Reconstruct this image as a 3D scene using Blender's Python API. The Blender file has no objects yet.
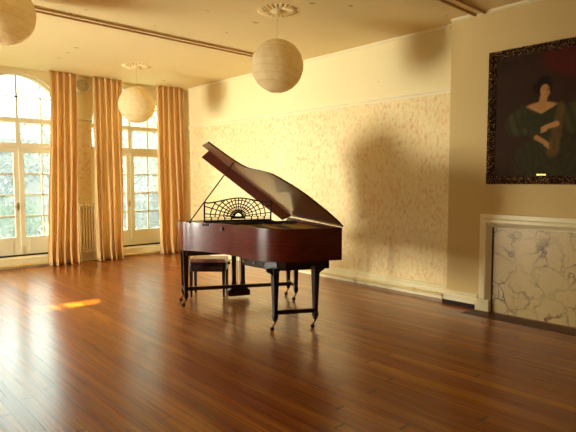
import bpy, bmesh, math, random
from mathutils import Vector, Matrix, noise
random.seed(7)
PI = math.pi
SC = bpy.context.scene
COL = SC.collection

# ------------------------------------------------------------------ helpers
def lin(r, g, b):
    f = lambda c: (c/255/12.92) if c/255 <= .04045 else ((c/255+.055)/1.055)**2.4
    return (f(r), f(g), f(b), 1)

class N:
    """small node-tree builder"""
    def __init__(s, name):
        s.m = bpy.data.materials.new(name); s.m.use_nodes = True
        s.t = s.m.node_tree; s.t.nodes.clear()
        s.out = s.add('ShaderNodeOutputMaterial')
    def add(s, typ, **kw):
        n = s.t.nodes.new(typ)
        for k, v in kw.items(): setattr(n, k, v)
        return n
    def link(s, a, b): s.t.links.new(a, b)
    def setv(s, sock, v):
        if isinstance(v, bpy.types.NodeSocket): s.link(v, sock)
        else: sock.default_value = v
    def coord(s, scale=(1,1,1), loc=(0,0,0), rot=(0,0,0), kind='Object'):
        c = s.add('ShaderNodeTexCoord'); m = s.add('ShaderNodeMapping')
        s.link(c.outputs[kind], m.inputs['Vector'])
        m.inputs['Scale'].default_value = scale; m.inputs['Location'].default_value = loc; m.inputs['Rotation'].default_value = rot
        return m.outputs['Vector']
    def noise(s, vec, scale, detail=3, rough=.5, dist=0.):
        n = s.add('ShaderNodeTexNoise'); s.link(vec, n.inputs['Vector'])
        n.inputs['Scale'].default_value = scale; n.inputs['Detail'].default_value = detail
        n.inputs['Roughness'].default_value = rough; n.inputs['Distortion'].default_value = dist
        return n.outputs['Fac']
    def ramp(s, fac, stops, interp='LINEAR'):
        n = s.add('ShaderNodeValToRGB'); s.setv(n.inputs['Fac'], fac)
        n.color_ramp.interpolation = interp
        e = n.color_ramp.elements
        while len(e) < len(stops): e.new(.5)
        for i, (p, c) in enumerate(stops):
            e[i].position = p; e[i].color = c if len(c) == 4 else (*c, 1)
        return n.outputs['Color']
    def mix(s, fac, a, b, mode='MIX'):
        n = s.add('ShaderNodeMix', data_type='RGBA', blend_type=mode)
        s.setv(n.inputs['Factor'], fac); s.setv(n.inputs[6], a); s.setv(n.inputs[7], b)
        return n.outputs[2]
    def math(s, op, a, b=0.):
        n = s.add('ShaderNodeMath', operation=op); s.setv(n.inputs[0], a); s.setv(n.inputs[1], b)
        return n.outputs[0]
    def sep(s, vec):
        n = s.add('ShaderNodeSeparateXYZ'); s.link(vec, n.inputs[0]); return n.outputs
    def bump(s, h, strength=.3, dist=.01):
        n = s.add('ShaderNodeBump'); s.link(h, n.inputs['Height'])
        n.inputs['Strength'].default_value = strength; n.inputs['Distance'].default_value = dist
        return n.outputs['Normal']
    def bsdf(s, color, rough=.5, metal=0., spec=.5, coat=0., coat_rough=.1, normal=None, ior=1.5, trans=0., sheen=0.):
        b = s.add('ShaderNodeBsdfPrincipled')
        s.setv(b.inputs['Base Color'], color); s.setv(b.inputs['Roughness'], rough)
        b.inputs['Metallic'].default_value = metal; b.inputs['Specular IOR Level'].default_value = spec
        b.inputs['Coat Weight'].default_value = coat; b.inputs['Coat Roughness'].default_value = coat_rough
        b.inputs['IOR'].default_value = ior; b.inputs['Transmission Weight'].default_value = trans
        b.inputs['Sheen Weight'].default_value = sheen
        if normal is not None: s.link(normal, b.inputs['Normal']); 
        s.link(b.outputs[0], s.out.inputs['Surface']); return b

def simple(name, rgb, rough=.5, metal=0., spec=.5, coat=0., var=.12, nscale=20, bump=.05):
    n = N(name); v = n.coord(); f = n.noise(v, nscale, 4)
    c = lin(*rgb); d = tuple(x*(1-var) for x in c[:3])+(1,)
    n.bsdf(n.mix(f, d, c), rough, metal, spec, coat, normal=n.bump(f, bump, .004)); return n.m

class MB:
    """collects shapes, builds ONE mesh object"""
    def __init__(s): s.bm = bmesh.new()
    def box(s, x0, x1, y0, y1, z0, z1, mat=None):
        vs = [s.bm.verts.new(p) for p in [(x0,y0,z0),(x1,y0,z0),(x1,y1,z0),(x0,y1,z0),(x0,y0,z1),(x1,y0,z1),(x1,y1,z1),(x0,y1,z1)]]
        for f in [(0,3,2,1),(4,5,6,7),(0,1,5,4),(1,2,6,5),(2,3,7,6),(3,0,4,7)]: s.bm.faces.new([vs[i] for i in f])
        if mat is not None:
            for v in vs: v.co = mat @ v.co
        return s
    def prism(s, pts, a, b, f=lambda p, q, w: (p, q, w)):
        """polygon pts (p,q) swept from w=a to w=b; f maps (p,q,w)->xyz"""
        A = [s.bm.verts.new(f(p, q, a)) for p, q in pts]; B = [s.bm.verts.new(f(p, q, b)) for p, q in pts]
        s.bm.faces.new(A[::-1]); s.bm.faces.new(B); n = len(pts)
        for i in range(n): s.bm.faces.new([A[i], A[(i+1) % n], B[(i+1) % n], B[i]])
        return s
    def loft(s, rings, cap=True, closed=True):
        R = [[s.bm.verts.new(p) for p in r] for r in rings]
        for a, b in zip(R, R[1:]):
            n = len(a)
            for i in range(n if closed else n-1): s.bm.faces.new([a[i], a[(i+1) % n], b[(i+1) % n], b[i]])
        if cap and closed:
            s.bm.faces.new(R[0][::-1]); s.bm.faces.new(R[-1])
        return s
    def lathe(s, prof, c=(0,0,0), seg=24, f=None):
        rings = []
        for r, z in prof:
            rings.append([(c[0]+r*math.cos(2*PI*i/seg), c[1]+r*math.sin(2*PI*i/seg), c[2]+z) for i in range(seg)])
        if f: rings = [[f(p) for p in r] for r in rings]
        return s.loft(rings)
    def tube(s, pts, r, seg=8, r1=None):
        pts = [Vector(p) for p in pts]; rings = []; n = len(pts)
        for i, p in enumerate(pts):
            t = (pts[min(i+1, n-1)]-pts[max(i-1, 0)]).normalized()
            a = t.cross(Vector((0,0,1)) if abs(t.z) < .9 else Vector((1,0,0))).normalized(); b = t.cross(a)
            rr = r if r1 is None else r+(r1-r)*i/(n-1)
            rings.append([p+rr*(a*math.cos(2*PI*k/seg)+b*math.sin(2*PI*k/seg)) for k in range(seg)])
        return s.loft(rings)
    def bar(s, a, b, w, h, up=(0,0,1)):
        a, b = Vector(a), Vector(b); t = (b-a).normalized(); x = t.cross(Vector(up)).normalized(); y = x.cross(t)
        return s.loft([[p+x*sx*w/2+y*sy*h/2 for sx, sy in ((-1,-1),(1,-1),(1,1),(-1,1))] for p in (a, b)])
    def build(s, name, mat, parent=None, smooth=False, bevel=0., loc=None, angle=35):
        bmesh.ops.remove_doubles(s.bm, verts=s.bm.verts, dist=1e-6)
        bmesh.ops.recalc_face_normals(s.bm, faces=s.bm.faces)
        if smooth:
            for f in s.bm.faces: f.smooth = True
            for e in s.bm.edges:
                if len(e.link_faces) == 2 and e.calc_face_angle(0) > math.radians(angle): e.smooth = False
        me = bpy.data.meshes.new(name); s.bm.to_mesh(me); s.bm.free()
        o = bpy.data.objects.new(name, me); COL.objects.link(o)
        me.materials.append(mat)
        if parent: o.parent = parent
        if loc: o.location = loc
        if bevel:
            m = o.modifiers.new('bevel', 'BEVEL'); m.width = bevel; m.segments = 2; m.limit_method = 'ANGLE'
        return o

def tag(o, label=None, cat=None, group=None, kind=None):
    for k, v in (('label', label), ('category', cat), ('group', group), ('kind', kind)):
        if v: o[k] = v
    return o
def empty(name, loc=(0,0,0), rz=0.):
    o = bpy.data.objects.new(name, None); COL.objects.link(o); o.location = loc; o.rotation_euler = (0,0,rz)
    o.empty_display_size = .1; return o
def copy_tree(o, parent=None):
    c = o.copy(); COL.objects.link(c); c.parent = parent
    for ch in [x for x in o.children]: copy_tree(ch, c)
    return c

# ------------------------------------------------------------------ materials
WALLZ = 2.475
def wall_mat(name):
    n = N(name); v = n.coord()
    z = n.sep(v)[2]
    blot = n.noise(n.coord(scale=(1, 1, .6)), 24, 5, .65, .2); blot2 = n.noise(v, 9, 3, .5, 1.); big = n.noise(v, 1.1, 3)
    base = n.mix(n.ramp(big, [(.35, (0,0,0)), (.65, (1,1,1))]), lin(234, 212, 158), lin(240, 222, 172))
    p1 = n.ramp(blot, [(.44, (0,0,0)), (.64, (1,1,1))]); p2 = n.ramp(blot2, [(.42, (0,0,0)), (.58, (1,1,1))])
    fac = n.math('MULTIPLY', n.math('MULTIPLY', p1, n.math('ADD', n.math('MULTIPLY', p2, .7), .3)), .6)
    paper = n.mix(fac, base, lin(214, 142, 90))
    p3 = n.ramp(n.noise(v, 34, 2, .5, 0), [(.60, (0,0,0)), (.68, (1,1,1))])
    paper = n.mix(n.math('MULTIPLY', p3, .4), paper, lin(232, 214, 150))
    paint = n.mix(big, lin(230, 212, 160), lin(238, 222, 174))
    fl = n.ramp(n.noise(v, 7, 2, .5), [(.735, (0,0,0)), (.75, (1,1,1))])
    paint = n.mix(n.math('MULTIPLY', fl, .5), paint, lin(160, 130, 80))
    st = n.math('LESS_THAN', z, WALLZ)
    col = n.mix(st, paint, paper)
    n.bsdf(col, .75, spec=.2, normal=n.bump(n.noise(v, 60, 3), .12, .004)); return n.m
M = {}
M['wall'] = wall_mat('wallpaper_and_paint')
def plaster(name, c1, c2, flecks=True):
    n = N(name); v = n.coord(); big = n.noise(v, .9, 4, .6)
    col = n.mix(big, lin(*c1), lin(*c2))
    if flecks:
        fl = n.ramp(n.noise(v, 5.5, 2, .5), [(.74, (0,0,0)), (.755, (1,1,1))])
        col = n.mix(n.math('MULTIPLY', fl, .6), col, lin(150, 125, 80))
    n.bsdf(col, .8, spec=.2, normal=n.bump(n.noise(v, 30, 4), .15, .006)); return n.m
M['ceiling'] = plaster('ceiling_plaster', (228, 206, 148), (240, 222, 168))
M['breast'] = plaster('chimney_breast_paint', (208, 180, 122), (218, 192, 134))
M['white'] = simple('cream_gloss_paint', (240, 226, 182), .4, var=.06, nscale=6)
M['whiteframe'] = simple('window_white_paint', (236, 228, 196), .45, var=.06, nscale=6)
M['dark_gap'] = simple('dark_gap_fill', (40, 18, 10), .8)

def floor_mat():
    n = N('varnished_floorboards'); v = n.coord(); x, y, z = n.sep(v)
    W = .088
    row = n.math('FLOOR', n.math('DIVIDE', x, W))
    wn = n.add('ShaderNodeTexWhiteNoise', noise_dimensions='1D'); n.link(row, wn.inputs['W']); rv = wn.outputs['Value']
    yy = n.math('ADD', n.math('DIVIDE', y, 4.1), n.math('MULTIPLY', rv, 7.3))
    wn2 = n.add('ShaderNodeTexWhiteNoise', noise_dimensions='2D')
    cb = n.add('ShaderNodeCombineXYZ'); n.link(row, cb.inputs[0]); n.link(n.math('FLOOR', yy), cb.inputs[1]); n.link(cb.outputs[0], wn2.inputs['Vector'])
    pv = wn2.outputs['Value']
    gx = n.math('FRACT', n.math('DIVIDE', x, W)); gx = n.math('ABSOLUTE', n.math('SUBTRACT', gx, .5))
    seam = n.ramp(gx, [(.455, (0,0,0)), (.49, (1,1,1))])
    gy = n.math('ABSOLUTE', n.math('SUBTRACT', n.math('FRACT', yy), .5))
    seam2 = n.ramp(gy, [(.4975, (0,0,0)), (.499, (1,1,1))])
    seams = n.math('MAXIMUM', seam, seam2)
    gv = n.coord(scale=(30, .45, 1)); grain = n.noise(gv, 3.0, 6, .65, .3)
    long = n.noise(n.coord(scale=(7, .12, 1)), 1.6, 3, .6)
    big = n.noise(v, .7, 4, .6, .5)
    col = n.ramp(pv, [(0, lin(158, 90, 12)), (.5, lin(188, 114, 22)), (1, lin(212, 138, 34))])
    col = n.mix(n.ramp(grain, [(.3, (0,0,0)), (.7, (1,1,1))]), n.mix(.5, col, lin(116, 50, 6)), col)
    col = n.mix(n.ramp(long, [(.42, (.75,)*3), (.62, (0,0,0))]), col, lin(122, 52, 6))
    worn = n.ramp(big, [(.38, (0,0,0)), (.68, (1,1,1))])
    col = n.mix(n.math('MULTIPLY', worn, .4), col, lin(132, 56, 8))
    col = n.mix(n.math('MULTIPLY', seams, .85), col, lin(26, 9, 4))
    rough = n.ramp(grain, [(.3, (.24,)*3), (.7, (.34,)*3)])
    h = n.math('SUBTRACT', n.math('MULTIPLY', grain, .3), seams)
    b = n.bsdf(col, rough, spec=.15, normal=n.bump(h, .22, .0015), coat=.6, coat_rough=.2, ior=1.5)
    b.inputs['Coat IOR'].default_value = 1.55
    cn = n.bump(n.math('SUBTRACT', n.math('MULTIPLY', n.noise(n.coord(scale=(14, 1.2, 1)), 2.0, 3), .8), seams), .10, .0015); n.link(cn, b.inputs['Coat Normal'])
    return n.m
M['floor'] = floor_mat()

def wood(name, c1, c2, rough=.25, coat=.5, scale=(1.2, 14, 14), spec=.25):
    n = N(name); v = n.coord(scale=scale); g = n.noise(v, 2.2, 6, .6, .5)
    col = n.mix(n.ramp(g, [(.3, (0,0,0)), (.7, (1,1,1))]), lin(*c1), lin(*c2))
    n.bsdf(col, rough, spec=spec, coat=coat, coat_rough=.10, normal=n.bump(g, .012, .001)); return n.m
M['mahogany'] = wood('polished_mahogany', (60, 11, 4), (96, 26, 9), .32, .25, (3, 3, 26))
M['lidwood'] = wood('lid_mahogany', (54, 24, 14), (84, 42, 24), .3, .5, (14, 1.5, 14))
M['flapwood'] = wood('shaded_flap_mahogany', (44, 11, 7), (64, 20, 12), .3, .3, (14, 1.5, 14))  # darker copy of the lid wood, the flap's shading put into colour
M['darkwood'] = wood('dark_mahogany', (24, 8, 6), (38, 12, 8), .35, .3, (4, 4, 18))
M['innerwood'] = wood('inner_rim_maple', (170, 78, 34), (196, 96, 44), .35, .3, (4, 4, 18))
M['gold'] = simple('gold_iron_plate', (226, 176, 60), .38, .55, var=.15)
M['brass'] = simple('brass', (198, 158, 84), .3, .9)
M['steel'] = simple('bright_steel', (190, 186, 170), .3, .9)
M['felt'] = simple('black_lacquer', (26, 14, 12), .4)
M['ivory'] = simple('ivory_keys', (235, 228, 205), .3)
M['leather'] = simple('brown_leather_seat', (120, 70, 58), .26, spec=.8, nscale=60, bump=.3)
M['radiator'] = simple('radiator_cream_enamel', (246, 228, 176), .4, var=.06)
M['pipe'] = simple('pipe_cream_paint', (226, 200, 130), .4, var=.1)
M['bronze'] = simple('aged_bronze', (96, 60, 34), .35, .8)

def curtain_mat():
    n = N('gold_velvet_curtain'); v = n.coord(scale=(30, 30, 2)); g = n.noise(v, 3, 4)
    col = n.mix(g, lin(232, 194, 130), lin(238, 204, 142))
    b = n.bsdf(col, .6, spec=.35, sheen=.3, normal=n.bump(g, .03, .002))
    t = n.add('ShaderNodeBsdfTranslucent'); n.setv(t.inputs['Color'], lin(240, 204, 136))
    m = n.add('ShaderNodeMixShader'); m.inputs[0].default_value = .38
    n.link(b.outputs[0], m.inputs[1]); n.link(t.outputs[0], m.inputs[2]); n.link(m.outputs[0], n.out.inputs['Surface']); return n.m
M['curtain'] = curtain_mat()
def paper_mat():
    n = N('rice_paper'); v = n.coord(); x, y, z = n.sep(v)
    wr = n.noise(n.coord(scale=(1, 1, 1.5)), 9, 5, .65, 1.)
    col = n.mix(n.ramp(wr, [(.35, (0,0,0)), (.65, (1,1,1))]), lin(240, 220, 170), lin(250, 236, 196))
    rib = n.math('FRACT', n.math('MULTIPLY', n.math('ADD', z, n.math('MULTIPLY', x, .18)), 14.))
    rib = n.ramp(n.math('ABSOLUTE', n.math('SUBTRACT', rib, .5)), [(.44, (0,0,0)), (.49, (1,1,1))])
    col = n.mix(n.math('MULTIPLY', rib, .28), col, lin(196, 154, 96))
    b = n.bsdf(col, .7, spec=.25, normal=n.bump(n.math('ADD', n.math('MULTIPLY', wr, 1.6), n.math('MULTIPLY', rib, -.3)), .6, .014))
    t = n.add('ShaderNodeBsdfTranslucent'); n.setv(t.inputs['Color'], col)
    m = n.add('ShaderNodeMixShader'); m.inputs[0].default_value = .5
    n.link(b.outputs[0], m.inputs[1]); n.link(t.outputs[0], m.inputs[2]); n.link(m.outputs[0], n.out.inputs['Surface']); return n.m
M['paper'] = paper_mat()
def glass_mat():
    n = N('hazed_window_glass'); v = n.coord()
    t = n.add('ShaderNodeBsdfTransparent'); t.inputs[0].default_value = (.96, .98, .96, 1)
    tl = n.add('ShaderNodeBsdfTranslucent'); tl.inputs[0].default_value = (.9, .95, .92, 1)  # translucent film imitates overexposed haze in the panes
    g = n.add('ShaderNodeBsdfGlossy'); g.inputs['Roughness'].default_value = .02
    d = n.math('ADD', n.math('MULTIPLY', n.noise(v, 3, 4), .10), .05)
    m = n.add('ShaderNodeMixShader'); n.link(d, m.inputs[0]); n.link(t.outputs[0], m.inputs[1]); n.link(tl.outputs[0], m.inputs[2])
    m2 = n.add('ShaderNodeMixShader'); m2.inputs[0].default_value = .05; n.link(m.outputs[0], m2.inputs[1]); n.link(g.outputs[0], m2.inputs[2])
    n.link(m2.outputs[0], n.out.inputs['Surface']); return n.m
M['glass'] = glass_mat()
def marble_mat():
    n = N('veined_marble'); v = n.coord()
    w = n.add('ShaderNodeTexNoise'); n.link(v, w.inputs['Vector']); w.inputs['Scale'].default_value = 4; w.inputs['Detail'].default_value = 8
    vm = n.add('ShaderNodeVectorMath', operation='MULTIPLY_ADD'); n.link(w.outputs['Color'], vm.inputs[0]); vm.inputs[1].default_value = (.42,)*3; n.link(v, vm.inputs[2])
    def crack(scale, wd, th=None):
        vo = n.add('ShaderNodeTexVoronoi', feature='DISTANCE_TO_EDGE'); n.link(vm.outputs[0], vo.inputs['Vector']); vo.inputs['Scale'].default_value = scale
        return n.ramp(vo.outputs['Distance'], [(0, (1,1,1)), (wd, (0,0,0))])
    a = crack(4.2, .06); b = crack(9, .035)
    msk = n.ramp(n.noise(v, 3.2, 2), [(.42, (0,0,0)), (.6, (1,1,1))])
    cl = n.noise(v, 2.5, 5, .6, .6)
    base = n.mix(cl, lin(198, 172, 116), lin(222, 196, 138))
    col = n.mix(n.math('MULTIPLY', n.math('MULTIPLY', a, n.math('ADD', n.math('MULTIPLY', msk, .75), .25)), .95), base, lin(74, 44, 16))
    col = n.mix(n.math('MULTIPLY', n.math('MULTIPLY', b, msk), .45), col, lin(100, 68, 34))
    n.bsdf(col, .35, spec=.4); return n.m
M['marble'] = marble_mat()
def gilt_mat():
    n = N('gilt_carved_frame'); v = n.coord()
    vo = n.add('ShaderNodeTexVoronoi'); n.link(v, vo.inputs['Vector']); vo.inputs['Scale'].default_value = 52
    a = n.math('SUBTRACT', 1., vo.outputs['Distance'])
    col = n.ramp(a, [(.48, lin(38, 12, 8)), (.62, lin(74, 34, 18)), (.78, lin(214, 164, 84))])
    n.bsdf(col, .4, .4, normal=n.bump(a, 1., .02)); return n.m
M['gilt'] = gilt_mat()

# ------------------------------------------------------------------ the room
H = 3.249; XL = -7.8; YN = -11.2; BX = -.154; BY0 = -6.06; BY1 = -8.14
def st(name, mb, mat, **k):
    return tag(mb.build(name, mat, **k), kind='structure')
st('floor', MB().box(XL-.3, .3, YN-.3, .36, -.12, 0), M['floor'])
st('ceiling', MB().box(XL-.3, .3, YN-.3, .40, H, H+.15), M['ceiling'])
st('wall_right', MB().box(0, .25, YN, .36, 0, H), M['wall'])
st('wall_near', MB().box(XL, 0, YN-.25, YN, 0, H), M['wall'])
st('wall_chimney_breast', MB().box(BX, 0, BY1, BY0, 0, H), M['breast'])

WC = [-3.085, -1.14]; WR = .775; ZS = 2.42; SILL = .18; WD = .36
LC = [-2.62, -7.6]                 # window centres on the left wall (y)
def pierced(cs, lo, hi, D, f):
    """wall from lo to hi with arched French-window openings; f maps (along, depth, z) to world"""
    mb = MB(); bm = mb.bm
    def quad(p): bm.faces.new([bm.verts.new(f(*q)) for q in p])
    x = lo
    for c in sorted(cs):
        for y in (0, D): quad([(x, y, 0), (c-WR, y, 0), (c-WR, y, ZS), (c-WR, y, H), (x, y, H)])
        k = 28
        pts = [(c-WR*math.cos(PI*i/k), ZS+WR*math.sin(PI*i/k)) for i in range(k+1)]
        for (xa, za), (xb, zb) in zip(pts, pts[1:]):
            for y in (0, D): quad([(xa, y, za), (xb, y, zb), (xb, y, H), (xa, y, H)])
            quad([(xa, 0, za), (xb, 0, zb), (xb, D, zb), (xa, D, za)])
        for xx in (c-WR, c+WR): quad([(xx, 0, 0), (xx, D, 0), (xx, D, ZS), (xx, 0, ZS)])
        x = c+WR
    for y in (0, D): quad([(x, y, 0), (hi, y, 0), (hi, y, H), (x, y, H)])
    return mb
st('wall_far', pierced(WC+[-5.035], XL-.3, .25, WD, lambda a, d, z: (a, d, z)), M['wall'])
st('wall_left', pierced(LC, YN, 0, WD, lambda a, d, z: (XL-d, a, z)), M['wall'])

# French windows
def french(idx, loc, rz=0):
    r = tag(empty('window_%d' % idx, loc, rz), kind='structure')
    f = MB(); T = .05
    def bx(x0, x1, z0, z1, d=.05): f.box(x0, x1, -d/2, d/2, z0, z1)
    # arched outer frame
    k = 28; o, i_ = WR, WR-.05
    rings = []
    path = [(-1, 0)] ; 
    ang = [PI-PI*j/k for j in range(k+1)]
    def ring(cx_, cz_, dx, dz):
        return [(cx_+dx*s, yy, cz_+dz*s) for s, yy in ((0, -.04), (0, .04), (-.05, .04), (-.05, -.04))]
    rg = [[(-WR, -.04, SILL), (-WR, .04, SILL), (-WR+.05, .04, SILL), (-WR+.05, -.04, SILL)]]
    for a in ang:
        ca, sa = math.cos(a), math.sin(a)
        rg.append([(o*ca, -.04, ZS+o*sa), (o*ca, .04, ZS+o*sa), (i_*ca, .04, ZS+i_*sa), (i_*ca, -.04, ZS+i_*sa)])
    rg.append([(WR, -.04, SILL), (WR, .04, SILL), (WR-.05, .04, SILL), (WR-.05, -.04, SILL)])
    f.loft(rg)
    bx(-WR+.04, WR-.04, 2.385, 2.455, .09)      # transom under the fanlight
    bx(-WR+.04, WR-.04, 1.965, 2.045, .10)      # transom over the doors
    f.build('window_frame', M['whiteframe'], r)
    fb = MB()
    for x in (-.37, 0, .37):
        zt = ZS+math.sqrt((WR-.04)**2-x*x); w = .022 if x else .035
        fb.box(x-w/2, x+w/2, -.015, .015, 2.45, zt)
    hh = math.sqrt((WR-.04)**2-(2.80-ZS)**2); fb.box(-hh, hh, -.015, .015, 2.79, 2.812)
    for x in (-.37, .37): fb.box(x-.012, x+.012, -.015, .015, 2.04, 2.39)
    fb.box(-.035, .035, -.03, .03, 2.04, 2.39)
    fb.build('glazing_bars', M['whiteframe'], r)
    pg = MB(); kk = 20
    pts = [((WR-.03)*math.cos(PI*j/kk), ZS+(WR-.03)*math.sin(PI*j/kk)) for j in range(kk+1)]
    pg.prism([(-WR+.03, 2.05)]+[(WR-.03, 2.05)]+pts, -.003, .003, lambda p, q, w: (p, w, q))
    pg.build('pane', M['glass'], r)
    for s in (-1, 1):                            # the two door leaves
        d = MB(); a, b = (.006, WR-.052) if s > 0 else (-WR+.052, -.006)
        st_w = .07; z0, z1 = SILL+.02, 1.963
        d.box(a, a+st_w, -.024, .024, z0, z1); d.box(b-st_w, b, -.024, .024, z0, z1)
        d.box(a+st_w, b-st_w, -.024, .024, z1-.07, z1); d.box(a+st_w, b-st_w, -.024, .024, z0, .49)
        d.box(a+st_w+.05, b-st_w-.05, -.034, -.024, z0+.07, .44)
        m = (a+b)/2
        d.box(m-.011, m+.011, -.014, .014, .49, z1-.07)
        for j in range(1, 4):
            zz = .49+(z1-.07-.49)*j/4; d.box(a+st_w, b-st_w, -.014, .014, zz-.011, zz+.011)
        leaf = d.build('door_leaf', M['whiteframe'], r)
        g = MB(); g.box(a+st_w, b-st_w, -.003, .003, .49, z1-.07); g.build('pane', M['glass'], leaf)
        if s < 0:
            kb = MB(); kb.tube([(-.03, -.03, 1.0), (-.03, -.08, 1.0)], .01); kb.tube([(-.03, -.075, 1.0), (-.11, -.075, 1.0)], .009)
            kb.box(-.045, -.015, -.032, -.026, .94, 1.06); kb.build('handle', M['brass'], leaf)
            kb = MB(); kb.box(-.02, .02, -.05, -.034, .22, .34); kb.build('bolt', M['whiteframe'], leaf)
    return r
for k, c in enumerate(WC+[-5.035]): french(k+1, (c, .09, 0))
for k, c in enumerate(LC): french(k+4, (XL-.2, c, 0), PI/2)
for k, c in enumerate(WC+[-5.035]):
    mb = MB(); mb.box(c-WR-(.04 if 1 else 0), c+WR+.04, -.11, 0, 0, .165); mb.box(c-WR, c+WR, 0, WD, 0, .175)
    st('trim_%d' % (k+1), mb, M['white'], bevel=.008)
    mb = MB(); mb.box(c-WR+.01, c+WR-.01, .03, .13, .175, .198); st('trim_%d' % (k+11), mb, M['dark_gap'])  # dark strip painted as the shadow in the gap below the doors
for k, c in enumerate(LC):
    mb = MB(); mb.box(XL, XL+.11, c-WR-.04, c+WR+.04, 0, .165); mb.box(XL-WD, XL, c-WR, c+WR, 0, .175)
    st('trim_%d' % (k+14+2), mb, M['white'])

# picture rail
RP = [(0, -.026), (.014, -.026), (.020, -.006), (.036, .004), (.040, .018), (.018, .026), (0, .026)]
def rail(name, f, L0, L1):
    mb = MB(); prof = RP
    mb.prism(prof, L0, L1, f); return st(name, mb, M['white'])
RZ = 2.49
rail('trim_21', lambda p, q, w: (-p, w, RZ+q), BY0, -.0)
mb = MB()
for x0, x1 in ((XL, -5.83), (-4.24, -3.86), (-2.27, -1.89), (-.30, 0)):
    mb.prism(RP, x0, x1, lambda p, q, w: (w, -p, RZ+q))
st('trim_22', mb, M['white'])
# small cornice beads where wall meets ceiling
mb = MB(); mb.prism([(0, 0), (.03, 0), (.02, -.018), (0, -.03)], BY0, 0, lambda p, q, w: (-p, w, H+q)); st('trim_23', mb, M['white'])
mb = MB(); mb.prism([(0, 0), (.03, 0), (.02, -.018), (0, -.03)], BY1, BY0, lambda p, q, w: (BX-p, w, H+q)); st('trim_24', mb, M['white'])
# baseboards
BP = [(0, .0), (.055, 0), (.055, .085), (.046, .10), (.046, .125), (.030, .138), (.032, .148), (.012, .162), (0, .162)]
mb = MB(); mb.prism(BP, BY0, -.0, lambda p, q, w: (-p, w, q)); st('baseboard_right', mb, M['white'])
mb = MB(); mb.prism([(0, .045), (.055, .045)]+BP[2:] , -6.46, BY0, lambda p, q, w: (BX-p, w, q)); st('baseboard_breast', mb, M['white'])
mb = MB(); mb.box(BX-.058, BX, -6.43, BY0+.02, 0, .045); st('trim_25', mb, M['dark_gap'])  # solid dark block, shade of the open gap under the baseboard
mb = MB()
for x0, x1 in ((-2.32, -1.91),): mb.prism(BP, x0, x1, lambda p, q, w: (w, -p, q))
st('baseboard_far', mb, M['white'])
mb = MB(); mb.prism(BP, -6.7, -3.5, lambda p, q, w: (XL+p, w, q)); st('baseboard_left', mb, M['white'])

# hearth slab of dark boards at the fireplace
mb = MB(); mb.box(BX-.34, BX-.10, -8.0, -6.44, 0, .004)
hn = N('dark_hearth'); v = hn.coord(); hn.bsdf(hn.mix(hn.noise(v, 6, 4), lin(60, 28, 12), lin(84, 42, 20)), .5)
st('trim_26', mb, hn.m)

# heating pipes
def pipe(name, pts, r, label, couplings):
    mb = MB(); mb.tube(pts, r, 10)
    o = mb.build(name, M['pipe'], smooth=True)
    for p, ax in couplings:
        c = MB(); d = Vector(ax)*.025; c.tube([Vector(p)-d, Vector(p)+d], r*1.45, 10); c.build('coupling', M['pipe'], o, smooth=True)
    tag(o, label, 'pipe'); return o
pipe('heating_pipe', [(-5.9, -.13, .045), (-2.33, -.13, .045), (-2.31, -.10, .045), (-2.31, -.05, .045)], .022,
     'cream heating pipe along the floor under the left tall window, ending at the first curtain', [((-3.15, -.13, .045), (1,0,0)), ((-2.87, -.13, .045), (1,0,0))])
pipe('heating_pipe', [(-1.84, -.05, .045), (-1.84, -.12, .045), (-1.82, -.13, .045), (-.68, -.13, .045), (-.66, -.12, .045), (-.66, -.05, .045)], .022,
     'cream heating pipe along the floor under the right tall window beside the corner', [((-.76, -.13, .045), (1,0,0))])
pipe('heating_pipe', [(-.085, -3.0, .06), (-.085, -5.93, .06), (-.10, -5.97, .06), (-.10, -5.98, .005)], .016,
     'thin cream pipe running in front of the long wall baseboard towards the chimney breast', [((-.085, -5.55, .06), (0,1,0)), ((-.085, -4.6, .06), (0,1,0))])

# ------------------------------------------------------------------ ceiling strips, roses, vent
def track(name, x0, x1, y, label):
    r = empty(name, (x0, y, H))
    L = x1-x0
    MB().box(0, L, -.072, .072, -.012, 0).build('backing_board', M['ceiling'], r)
    for yy in (-.058, .058):
        MB().box(0, L, yy-.010, yy+.010, -.030, -.012).build('channel', M['bronze_track'], r)
    tag(r, label, 'ceiling track'); return r
M['bronze_track'] = simple('tan_track_paint', (190, 150, 92), .5)
track('ceiling_track', -7.2, -.60, -3.30, 'long tan double track on the ceiling between the windows and the piano')
track('ceiling_track', -4.5, -.16, -6.40, 'short visible end of tan double track on the ceiling meeting the chimney breast')

def rose(x, y, label):
    r = tag(empty('ceiling_rose', (x, y, H)), label, 'ceiling rose', 'plaster ceiling roses')
    mb = MB(); mb.lathe([(0, 0), (.07, 0), (.07, -.012), (.05, -.03), (.02, -.036), (0, -.036)], seg=24); mb.build('centre_boss', M['ceiling'], r, smooth=True)
    mb = MB(); mb.lathe([(.08, 0), (.10, -.0), (.10, -.010), (.08, -.010)], seg=32)
    for k in range(24):
        a = 2*PI*k/24; d = Vector((math.cos(a), math.sin(a), 0)); s = Vector((-d.y, d.x, 0))
        rings = []
        for t, w, h in ((.085, .006, .006), (.12, .012, .020), (.17, .019, .024), (.205, .016, .014), (.218, .004, .004)):
            rings.append([d*t-s*w, d*t-s*w*.6-Vector((0,0,h)), d*t+s*w*.6-Vector((0,0,h)), d*t+s*w])
        mb.loft(rings)
    mb.build('petal_ring', M['ceiling'], r, smooth=True); return r
rose(-1.83, -4.96, 'cream plaster ceiling rose with petals above the round paper lantern nearest the piano')
rose(-1.72, -1.43, 'plaster ceiling rose above the paper lantern hanging before the right tall window')

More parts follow.
